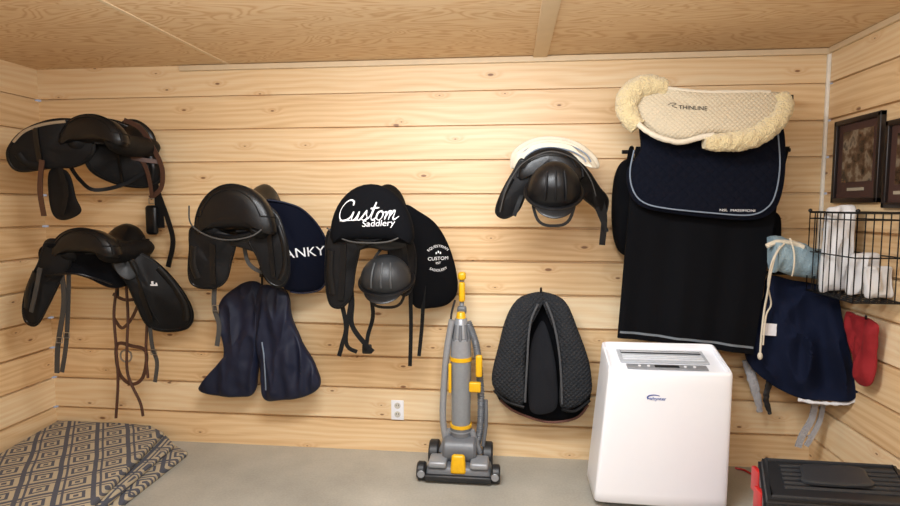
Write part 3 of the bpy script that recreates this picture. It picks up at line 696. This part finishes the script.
# ------------------------------------------------------------ right corner cloths
pdn=ob(MB().puff([(768,276,.16),(792,280,.17),(816,284,.2),(836,292,.25),(843,320,.30),(850,352,.35),(858,385,.38),(853,400,.38),(830,401,.34),(800,398,.26),(774,386,.2),(752,368,.16),(745,350,.15),(754,318,.15),(763,298,.15)],0.035,nz=0.008,nf=7,pw=5,rings=26,k=10,fold=0.07,ff=9),'saddle_pad',NAVYB,label='navy wool saddle pad with fluffy white underside',category='saddle pad')
fl2=lambda q:0.006*noise.noise(q*60)
ob(MB().tube([(798,400,.27),(822,403,.32),(850,403,.37),(859,393,.38)],0.008,n=14,k=14,fn=fl2),'fleece_lining',WTOW,pdn)
ob(MB().tube([(748,360,.10),(753,382,.10),(758,400,.10),(760,412,.10)],lambda t:0.030*(1-0.55*t),n=14,k=14,fn=fl2,flat=0.4),'fleece_lining',GTOW,pdn)
ob(MB().tube([(770,380,.12),(766,398,.12),(770,414,.12)],lambda t:0.018*(1-0.4*t),n=14,k=14,fn=fl2,flat=0.4),'fleece_lining',DPL,pdn)
ob(MB().strap([(816,396,.2),(812,418,.2),(802,436,.2),(798,447,.2)],0.030,0.01),'strap',GTOW,pdn)
ob(MB().strap([(824,398,.2),(820,420,.2),(811,438,.2),(806,446,.2)],0.022,0.01),'strap',GTOW,pdn)
ob(MB().sheet([(763,323,.23),(777,324,.23),(776,336,.23),(762,335,.23)],2,2,0.003),'care_label',WPL,pdn)
o=[R(846,313,.04),R(860,316,.05),R(872,320,.05),R(880,326,.05),R(878,340,.05),R(875,360,.05),R(873,383,.05),R(864,386,.05),R(856,378,.05),R(850,345,.04)]
ob(MB().puff(o,0.04,nz=0.010,nf=10,rings=16,fold=0.025,ff=18),'red_cloth',RED,label='crumpled red cloth hanging under the wire basket',category='cloth')
ob(MB().tube([R(866,318,.0),R(866,319,.05),R(866,316,.07)],0.005),'wall_hook',BMET,label='small black hook holding red cloth',category='hook')
# rolled towel
mb=MB()
mb.tube([(770,254,.26),(778,254,.26),(792,258,.26),(808,262,.26),(828,266,.26)],lambda t:(0.060 if t<.03 else 0.088-0.014*t)+0.004*math.sin(t*14),n=28,k=14,fn=lambda q:0.010*noise.noise(q*16)+0.004*noise.noise(q*45))
E=ob(mb,'rolled_towel',TEAL,label='grey-teal towel rolled and tied with cord',category='towel')
ob(MB().tube([(766,246,.30),(778,242,.31),(792,243,.31),(804,247,.32)],0.012,n=12,fn=lambda q:0.004*noise.noise(q*40)),'towel_fringe',CRM,E)
ob(MB().tube([(790,238,.345),(794,252,.36),(794,266,.355),(792,276,.33)],0.004),'tie',CRM,E)
E=empty('rope',W(760,358,.26),label='cream cotton cord dangling from rolled towel',category='rope')
ob(MB().tube([(784,244,.33),(776,254,.37),(771,272,.35),(768,290,.30),(764,312,.26),(761,340,.26),(760,356,.26)],0.005,n=8),'strand',CRM,E)
ob(MB().tube([(780,246,.335),(772,262,.37),(768,284,.31),(771,304,.26),(766,316,.26),(763,345,.26)],0.004,n=8),'strand',CRM,E)
ob(MB().ell(W(760,356,.26),(0.012,0.012,0.02)),'knot',CRM,E)
mb=MB(); q=W(770,272,.1); mb.tube([Vector((q.x-0.05,-0.14,q.z)),Vector((XR-0.02,-0.14,q.z))],0.01,smooth=False); mb.tube([Vector((q.x-0.03,0,q.z)),Vector((q.x-0.03,-0.14,q.z))],0.008,smooth=False)
ob(mb,'wall_rod',BMET,label='black steel rod in the corner carrying cloths',category='rod')
ob(MB().puff([(768,216,.10),(775,212,.10),(781,220,.10),(780,250,.12),(774,270,.14),(766,250,.12)],0.05,nz=0.006),'dark_pouch',FAB,label='small black pouch hanging beside the black blanket',category='pouch')
# ------------------------------------------------------------ wire basket on right wall
xb=W(858,212,.68).x; zt=W(858,213,.68).z; zb=W(858,303,.68).z; da,db=0.30,0.68
E=empty('wire_basket',(XR-0.01,-(da+db)/2,zb),label='black wire basket fixed to the plank wall holding towels',category='wire basket')
mb=MB()
def rod(a,b,r=0.0028): mb.tube([Vector(a),Vector(b)],r,n=6,smooth=False)
for z,r in ((zt,0.005),(zt-0.03,0.003),((zt+zb)/2,0.003),(zb,0.004)):
    for p,q in (((xb,-da,z),(xb,-db,z)),((xb,-db,z),(XR-0.008,-db,z)),((xb,-da,z),(XR-0.008,-da,z)),((XR-0.008,-da,z),(XR-0.008,-db,z))): rod(p,q,r)
for i in range(9):
    y=-(da+(db-da)*i/8); rod((xb,y,zt),(xb,y,zb)); rod((xb,y,zb),(XR-0.008,y,zb))
for i in range(7):
    x=xb+(XR-0.008-xb)*i/6; rod((x,-db,zt),(x,-db,zb)); rod((x,-da,zt),(x,-da,zb)); rod((x,-da,zb),(x,-db,zb))
for y in (-da,-db): mb.ell(Vector((xb,y,zt+0.008)),(0.009,0.009,0.009),n=10,m=6)
ob(mb,'wire_frame',BMET,E)
cx=(xb+XR)/2
def cloth(x,y,rx,z0,z1,th,label,tilt=0.0):
    h=z1-z0; o=[(-1,.02),(-.3,0),(.5,.01),(1,.03),(1.02,.35),(.95,.75),(.9,.97),(.3,1.0),(-.4,.98),(-.92,.93),(-1.02,.6)]
    ob(MB().puff([Vector((x+a*rx+tilt*b*h,y,z0+b*h)) for a,b in o],th,pw=4,nz=.008,nf=14,rings=20,k=9,fold=.022,ff=20),'white_towel',WTOW,label=label,category='towel',group='white towels in the wire basket')
cloth(cx-0.03,-.40,0.062,zb+0.012,zt+0.035,0.06,'white towel folded upright in wire basket',.03)
cloth(cx+0.03,-.50,0.060,zb+0.012,zb+0.20,0.05,'white towel crumpled low in wire basket',.05)
cloth(cx+0.045,-.60,0.052,zb+0.012,zb+0.15,0.04,'white towel bunched near basket front',-.05)
# ------------------------------------------------------------ framed pictures
def picmat(sd,kk):
    k=NT('picture_print'); tc=k.n('ShaderNodeTexCoord'); n=k.n('ShaderNodeTexNoise'); n.noise_dimensions='4D'; n.inputs['W'].default_value=sd; n.inputs['Scale'].default_value=kk; n.inputs['Detail'].default_value=5
    k.l(tc.outputs['Object'],n.inputs['Vector'])
    k.l(k.ramp(n.outputs['Fac'],[(0.35,lin((30,24,20))),(0.5,lin((92,70,52))),(0.58,lin((130,116,98))),(0.7,lin((50,40,34)))]),k.b.inputs['Base Color']); k.b.inputs['Roughness'].default_value=0.25
    return k.m
def picture(ua,ub,vt,vb,lab):
    a=R(ua,vt); b=R(ub,vt); bot=R(ua,vb); y0,y1=a.y,b.y; z1=a.z; z0=bot.z; x=XR
    E=empty('framed_picture',(x-0.01,(y0+y1)/2,z0),label=lab,category='picture')
    yc=(y0+y1)/2; zc=(z0+z1)/2; ly=abs(y1-y0); lz=z1-z0; mb=MB(); fw=0.024
    for s in (-1,1):
        mb.box((x-0.014,yc+s*(ly/2-fw/2),zc),(0.026,fw,lz),0.004); mb.box((x-0.014,yc,zc+s*(lz/2-fw/2)),(0.026,ly,fw),0.004)
    ob(mb,'frame',FRM,E)
    ob(MB().box((x-0.007,yc,zc),(0.008,ly-0.04,lz-0.04)),'mat_board',mat('dark_mat_board',(70,44,36),0.8),E)
    ob(MB().box((x-0.0125,yc,zc+0.02),(0.003,ly-0.13,lz-0.16)),'print',picmat(random.random()*9,16),E)
    ob(MB().box((x-0.013,yc,z0+0.065),(0.003,0.13,0.014)),'caption_plate',mat('pale_caption',(170,160,140),0.6),E)
picture(840,887,122,203,'dark framed horse photograph with brown mat on plank wall')
picture(892,934,121,208,'dark framed photograph beside another on plank wall')
# ------------------------------------------------------------ outlet
E=ob(MB().box(W(397.5,410,.004),(0.075,0.008,0.118),0.003),'wall_outlet',WPL,label='white double electrical outlet plate on pine planks',category='outlet')
c=W(397.5,410,.009)
for s in (-1,1): ob(MB().cyl(c+Vector((0,0.002,s*0.026)),c+Vector((0,-0.002,s*0.026)),0.018),'socket',mat('offwhite_plastic',(200,196,186),0.4,bump=0),E)
for s in (-1,1):
    for q in (-1,1): ob(MB().box(c+Vector((q*0.007,-0.0025,s*0.026+0.003)),(0.003,0.002,0.010)),'slot',DPL,E)
# ------------------------------------------------------------ air conditioner
def acbuild():
    bl_=W(594,503,.52); br=W(728,503,.52); tl=W(608,374,.50); tr=W(733,374,.50)
    z0=0.035; zt_=tl.z+0.010; cx=(bl_.x+br.x)/2; wd=br.x-bl_.x
    yc=-0.38; dp=0.29
    E=empty('portable_air_conditioner',(cx,yc,0),label='white portable air conditioner on casters against the wall',category='air conditioner')
    mb=MB(); rings=[]; N=14
    ctop=(tl.x+tr.x)/2; wtop=(tr.x-tl.x)
    for i in range(N+1):
        t=i/N; z=z0+(zt_-z0)*t
        hw=(wd+(wtop-wd)*t**1.0)/2; hd=dp/2*(1-0.06*t); x=cx+(ctop-cx)*t
        ring=[]
        n=64
        for j in range(n):
            a=2*math.pi*j/n; ex=0.10
            px=math.copysign(abs(math.cos(a))**ex,math.cos(a)); py=math.copysign(abs(math.sin(a))**ex,math.sin(a))
            bow=-0.012*(1-px*px) if py<0 else 0
            ring.append(Vector((x+hw*px,yc+hd*py+bow,z)))
        rings.append(ring)
    def shrink(ring,k,z,up=0.0): 
        c=sum(ring,Vector())/len(ring); return [Vector((c.x+(p.x-c.x)*(1-k/0.3),c.y+(p.y-c.y)*(1-k/0.145),z+up*(p.y-c.y+dp/2)/dp)) for p in ring]
    top=rings[-1]; rings+= [shrink(top,0.002,zt_+0.008,0.04),shrink(top,0.007,zt_+0.014,0.075),shrink(top,0.016,zt_+0.015,0.077),shrink(top,0.020,zt_-0.004,0.066)]
    bot=rings[0]; rings=[shrink(bot,0.02,z0-0.012),shrink(bot,0.006,z0-0.008)]+rings
    mb.loft(rings); body=ob(mb,'body',WPL,E,sharp=60)
    x=ctop; T=bvh(body)
    def fr(u,v):
        p=W(u,v,.8); r=(p-CP).normalized(); h=T.ray_cast(CP,r); return h[0]
    zt2=zt_-0.004; sl=math.atan2(0.066,dp); rt=Matrix.Rotation(sl,3,'X')
    def tp(dx_,dy_,dz_): return Vector((x+dx_,yc,zt2+0.033))+rt@Vector((0,dy_,dz_))
    ob(MB().box(tp(0,0.035,0.004),(wtop*0.74,0.13,0.008),0.003,rot=rt),'top_grille',mat('light_grey_plastic',(176,181,188),0.4,bump=0),E)
    ob(MB().box(tp(0,0.075,0.009),(wtop*0.68,0.035,0.004),0.001,rot=rt),'vent_strip',DPL,E)
    for i in range(3): ob(MB().box(tp(0,-0.005+i*0.018,0.010),(wtop*0.68,0.007,0.006),0.002,rot=rt),'louvre',mat('pale_slat',(214,218,224),0.4,bump=0),E)
    for i in range(2): ob(MB().box(tp(0,0.068+i*0.015,0.0125),(wtop*0.68,0.004,0.004),0.001,rot=rt),'louvre',mat('pale_slat',(214,218,224),0.4,bump=0),E)
    ob(MB().box(tp(0,-0.068,0.003),(wtop*0.66,0.045,0.006),0.003,rot=rt),'control_panel',LGP,E)
    ob(MB().box(tp(0,-0.068,0.0065),(wtop*0.20,0.022,0.003),0.001,rot=rt),'display',DPL,E)
    for i in (-3,-2,2,3): ob(MB().cyl(tp(i*wtop*0.075,-0.068,0.005),tp(i*wtop*0.075,-0.068,0.009),0.007,n=14),'button',WPL,E)
    p=fr(657,398)
    ob(MB().tube([p+Vector((a_,-.001,b_)) for a_,b_ in ((-.040,-.006),(-.043,.004),(-.030,.012),(-.008,.014),(.012,.010))],lambda t:0.003*(1-.6*t)+.0006,n=8,flat=.4),'logo_badge',BLU,E,label='blue swoosh logo')
    text('whynter',None,p+Vector((0.002,-0.003,-0.003)),0.022,BLU,E,bold=.0003,xs=1.05)
    ob(MB().box(Vector((x+wtop/2-0.002,yc,zt_-0.16)),(0.012,0.12,0.03),0.005),'grip',LGP,E)
    for sx in (-1,1):
        for sy in (-1,1):
            q=Vector((cx+sx*(wd/2-0.07),yc+sy*(dp/2-0.05),0.017)); ob(MB().cyl(q-Vector((0.012,0,0)),q+Vector((0.012,0,0)),0.017,n=16),'caster',DPL,E)
    ob(MB().tube([Vector((tr.x-0.02,yc+0.1,0.62)),Vector((tr.x+0.05,-0.13,0.60)),Vector((tr.x+0.07,-0.1,0.45)),Vector((tr.x+0.06,-0.1,0.3))],0.05,n=18,k=14,fn=lambda q:0.004*math.sin(q.z*260)),'duct',DPL,E)
acbuild()
ob(MB().tube([P(735,468,0.006),P(744,470,0.006),P(752,474,0.006),P(760,474,0.006)],0.006),'power_cord',REDP,label='red power cord lying on the concrete floor',category='cord')
# ------------------------------------------------------------ tool case
ZT=0.385
A=P(758,456,ZT); B=P(905,464,ZT); C=P(766,515,ZT)
dx=(B-A).normalized(); dy=(C-A).normalized()
Lx=min(0.80,(XR-0.02-A.x)/dx.x-0.015)
def boxq(z0,z1,grow,bev,Ly=0.40):
    mb=MB(); o=A-dx*grow-dy*grow; pts=[o,o+dx*(Lx+2*grow),o+dx*(Lx+2*grow)+dy*(Ly+2*grow),o+dy*(Ly+2*grow)]
    vs=[Vector((p.x,p.y,z0)) for p in pts]+[Vector((p.x,p.y,z1)) for p in pts]
    fs=[(0,1,2,3),(7,6,5,4),(0,4,5,1),(1,5,6,2),(2,6,7,3),(3,7,4,0)]
    bm=bmesh.new(); bv=[bm.verts.new(v) for v in vs]; [bm.faces.new([bv[i] for i in f]) for f in fs]
    bmesh.ops.bevel(bm,geom=list(bm.edges),offset=bev,segments=3,affect='EDGES'); bm.verts.ensure_lookup_table()
    mb.add([v.co.copy() for v in bm.verts],[[v.index for v in f.verts] for f in bm.faces]); bm.free(); return mb
E=empty('tool_case',(A.x+0.25,A.y-0.2,0),label='black-lidded tool case with red body resting on the floor',category='tool case')
ob(boxq(0.0,ZT-0.07,0.006,0.015,),'case_body',REDP,E)
ob(boxq(ZT-0.075,ZT-0.004,0.0,0.014),'lid',DPL,E)
def at(a,b,z): p=A+dx*a+dy*b; return Vector((p.x,p.y,z))
zz=ZT-0.003
LR=mat('lid_plastic',(44,46,50),.5,bump=0)
ob(MB().tube([at(.03,.03,zz),at(Lx-.03,.03,zz),at(Lx-.03,.37,zz),at(.03,.37,zz)],0.009,n=8,smooth=False,closed=True),'lid_rib',LR,E)
for q in (0.085,0.125,0.165,0.205,0.245,0.285):
    ob(MB().tube([at(.08,q,zz),at(Lx*.93,q,zz)],0.008,n=8,smooth=False),'lid_rib',LR,E)
ob(MB().puff([at(Lx*.30,.10,zz+.012),at(Lx*.5,.09,zz+.012),at(Lx*.7,.10,zz+.012),at(Lx*.72,.18,zz+.012),at(Lx*.7,.26,zz+.012),at(Lx*.3,.26,zz+.012),at(Lx*.28,.18,zz+.012)],.02,pw=6,edge=.4),'carry_handle_plate',LR,E)
ob(MB().box(at(-0.006,0.09,ZT-0.07),(0.02,0.07,0.10),0.004),'latch',REDP,E)
ob(MB().box(at(-0.006,0.28,ZT-0.07),(0.02,0.07,0.10),0.004),'latch',REDP,E)
# ------------------------------------------------------------ folded patterned rugs
def rug(pts,z,th,label,seed):
    q=[]
    for u,v in pts:
        p=P(u,v,z); p.x=max(p.x,XL+0.03); p.y=min(p.y,-0.03); q.append(p)
    o=[]
    for i in range(len(q)):
        a=q[i]; b=q[(i+1)%len(q)]; o+= [a.lerp(b,0.02),a.lerp(b,.25),a.lerp(b,.5),a.lerp(b,0.75),a.lerp(b,0.98)]
    c=sum(o,Vector())/len(o); out=cr(o,3,True); mb=MB()
    def lump(p): return 0.008*noise.noise(p*4+Vector((seed,0,0)))+0.003*noise.noise(p*13)
    rings=[]
    for r,zz in ((0.02,-th/2),(0.99,-th/2),(1.0,-th*0.3),(1.004,0),(1.0,th*0.3),(0.99,th*0.45),(0.97,th/2),(0.85,th/2),(0.7,th/2),(0.55,th/2),(0.4,th/2),(0.25,th/2),(0.1,th/2),(0.01,th/2)):
        ring=[]
        for p in out:
            x=c+(p-c)*r; x=Vector((x.x,x.y,z-th/2+zz)); 
            if zz>0: x.z+=lump(x)*min(1,(zz/th)*2)
            ring.append(x)
        rings.append(ring)
    mb.loft(rings)
    s_=seed*0.15; ca,sa=math.cos(s_),math.sin(s_)
    return ob(mb,'folded_rug',M_trel,label=label,category='rug',uvf=lambda p:(p.x*ca-p.y*sa+p.z*0.3,p.x*sa+p.y*ca+p.z*0.8),group='folded patterned rugs')
rug([(46,440),(168,440),(187,451),(108,512),(60,540),(-120,540)],0.036,0.032,'grey and beige trellis-patterned rug folded on concrete',2)
rug([(40,430),(163,432),(174,443),(99,508),(50,540),(-140,540)],0.072,0.030,'grey and beige trellis-patterned rug in the middle of a stack',4)
rug([(28,419),(156,421),(163,431),(90,505),(50,540),(-160,540)],0.112,0.034,'grey and beige trellis-patterned rug folded on top of another',1)
# ------------------------------------------------------------ upright vacuum
def vac():
    base=P(459,478,0); E=empty('upright_vacuum',(base.x,base.y,0),label='grey and yellow upright vacuum cleaner standing on concrete',category='vacuum cleaner')
    dd=-base.y
    w=W(500,470,dd).x-W(418,470,dd).x; cx=W(459,470,dd).x; by=base.y
    ob(MB().box((cx,by+0.02,0.055),(w*0.80,0.18,0.06),0.02,taper=(0.94,0.8)),'cleaner_head',GPL,E)
    ob(MB().box((cx,by-0.07,0.03),(w*0.80,0.03,0.035),0.01),'bumper',DPL,E)
    for s in (-1,1): ob(MB().box((cx+s*w*0.25,by-0.01,0.095),(w*0.22,0.12,0.035),0.012),'head_cover',LGP,E)
    for s in (-1,1):
        ob(MB().cyl((cx+s*w*0.5,by-0.03,0.048),(cx+s*(w*0.5-0.045),by-0.03,0.048),0.048,ch=0.008),'wheel',DPL,E)
        ob(MB().cyl((cx+s*w*0.40,by+0.13,0.075),(cx+s*(w*0.40-0.055),by+0.13,0.075),0.075,ch=0.008),'wheel',DPL,E)
        ob(MB().cyl((cx+s*w*0.44,by-0.074,0.048),(cx+s*w*0.44,by-0.080,0.048),0.02,ch=0.002),'hubcap',LGP,E)
        ob(MB().tube([Vector((cx+s*w*.24,by+.10,.10)),Vector((cx+s*w*.19,by+.09,.16)),Vector((cx+s*w*.14,by+.08,.23))],0.018,n=10),'yoke',LGP,E)
    ob(MB().box((cx,by-0.045,0.10),(0.085,0.05,0.10),0.014,taper=(0.8,0.6)),'pedal_cover',YEL,E)
    ob(MB().cyl((cx-.09,by+0.06,0.135),(cx+.09,by+0.06,0.135),0.07,ch=.014),'motor_housing',GPL,E)
    def ax(v,y=-0.2,dx_=0): return Vector((W(461,v,-y).x+dx_,y,W(461,v,-y).z))
    ob(MB().cyl(ax(454),ax(438),0.074,0.066,ch=0.008).cyl(ax(438.5),ax(425),0.062,0.058,ch=0.004),'lower_body',GPL,E)
    for v_ in (430,436,442): ob(MB().cyl(ax(v_),ax(v_-1.2),0.069 if v_>437 else .063),'vent_ring',LGP,E)
    ob(MB().cyl(ax(424),ax(358),0.052,0.057,ch=0.004),'dust_bin',mat('smoky_clear_plastic',(160,164,168),0.12,alpha=0.4,bump=0),E)
    ob(MB().cyl(ax(422),ax(362),0.034,0.038),'inner_cyclone',LGP,E)
    ob(MB().cyl(ax(358),ax(338),0.058,0.052,ch=0.006).cyl(ax(338.5),ax(318),0.045,0.034,ch=0.006),'cyclone_top',LGP,E)
    for i in range(8):
        a=i*math.pi/4; ob(MB().cyl(ax(340)+Vector((math.cos(a)*.042,math.sin(a)*.042,0)),ax(324)+Vector((math.cos(a)*.033,math.sin(a)*.033,0)),0.012,0.009,n=10),'cyclone_cone',GPL,E)
    ob(MB().cyl(ax(320,-0.2),ax(312,-0.2),0.028,0.022,ch=0.004),'cap',YEL,E)
    ob(MB().cyl(ax(360),ax(356),0.0595),'collar',YEL,E)
    ob(MB().cyl(ax(426),ax(423),0.060),'collar',YEL,E)
    ob(MB().tube([ax(364,-.145),ax(366,-.12),ax(380,-.112),ax(396,-.12),ax(400,-.145)],0.011,n=10),'bin_handle',LGP,E)
    ob(MB().tube([W(452,320,.22),W(447,350,.22),W(444,385,.22),W(443,420,.22),W(448,450,.22)],0.018,n=14),'duct',LGP,E)
    ob(MB().tube([W(468,322,.2),W(476,345,.19),W(480,380,.18),W(481,415,.18),W(478,440,.18),W(470,452,.18)],0.019,n=14,k=34,fn=lambda q:0.0025*math.sin(q.z*620)),'hose',GPL,E)
    ob(MB().box(W(479,366,.22),(0.036,0.03,0.12),0.010).box(W(475,387,.225),(0.064,0.03,0.055),0.008),'tool_holder',YEL,E)
    ob(MB().box(W(450,378,.245),(0.016,0.02,0.16),0.005),'release_lever',YEL,E)
    ob(MB().tube([W(486,400,.2),W(486,425,.2),W(483,446,.2)],0.010,n=10),'crevice_tool',GPL,E)
    ob(MB().tube([W(461,322,.15),W(462,300,.14),W(462,272,.13)],0.013,n=12),'wand',LGP,E)
    ob(MB().box(W(462,292,.155),(0.034,0.03,0.11),0.012).box(W(462,276,.15),(0.044,0.04,0.045),0.014),'handle',YEL,E)
    ob(MB().box(W(462,310,.16),(0.050,0.04,0.045),0.012),'handle_bracket',GPL,E)
    ob(MB().tube([W(455,300,.16),W(451,318,.18),W(454,335,.2)],0.006),'power_cord',DPL,E)
vac()
# ------------------------------------------------------------ lights
CO=(0.90,0.95,1.0)
def area(loc,size,e,rot=(0,0,0),col=CO):
    l=bpy.data.lights.new('lamp_or_fill','AREA'); l.shape='RECTANGLE'; l.size=size[0]; l.size_y=size[1]; l.energy=e; l.color=col
    o=bpy.data.objects.new('lamp_or_fill',l); o.location=loc; o.rotation_euler=rot; sc.collection.objects.link(o)
area((-0.3,-1.7,ZC-0.06),(1.1,0.3),56,(math.radians(10),0,0))
area((0.0,-3.7,ZC-0.25),(2.0,0.6),34,(math.radians(48),0,0))  # added front fill from behind the camera, not a fixture of the room
area((-0.5,-1.9,1.95),(2.0,0.5),22,(math.radians(180-20),0,0))  # unseen upward fill, added to brighten the ceiling
for x,e in ((-1.2,5.5),(0.6,5.5)):  # soft point fills added so the ceiling gets light; no actual bulbs here
    l=bpy.data.lights.new('point_fill','POINT'); l.energy=e; l.shadow_soft_size=0.18; l.color=CO
    o=bpy.data.objects.new('point_fill',l); o.location=(x,-2.0,ZC-0.45); sc.collection.objects.link(o)
w=bpy.data.worlds.new('world'); sc.world=w; w.use_nodes=True; w.node_tree.nodes['Background'].inputs[0].default_value=(0.9,0.9,1,1); w.node_tree.nodes['Background'].inputs[1].default_value=0.3
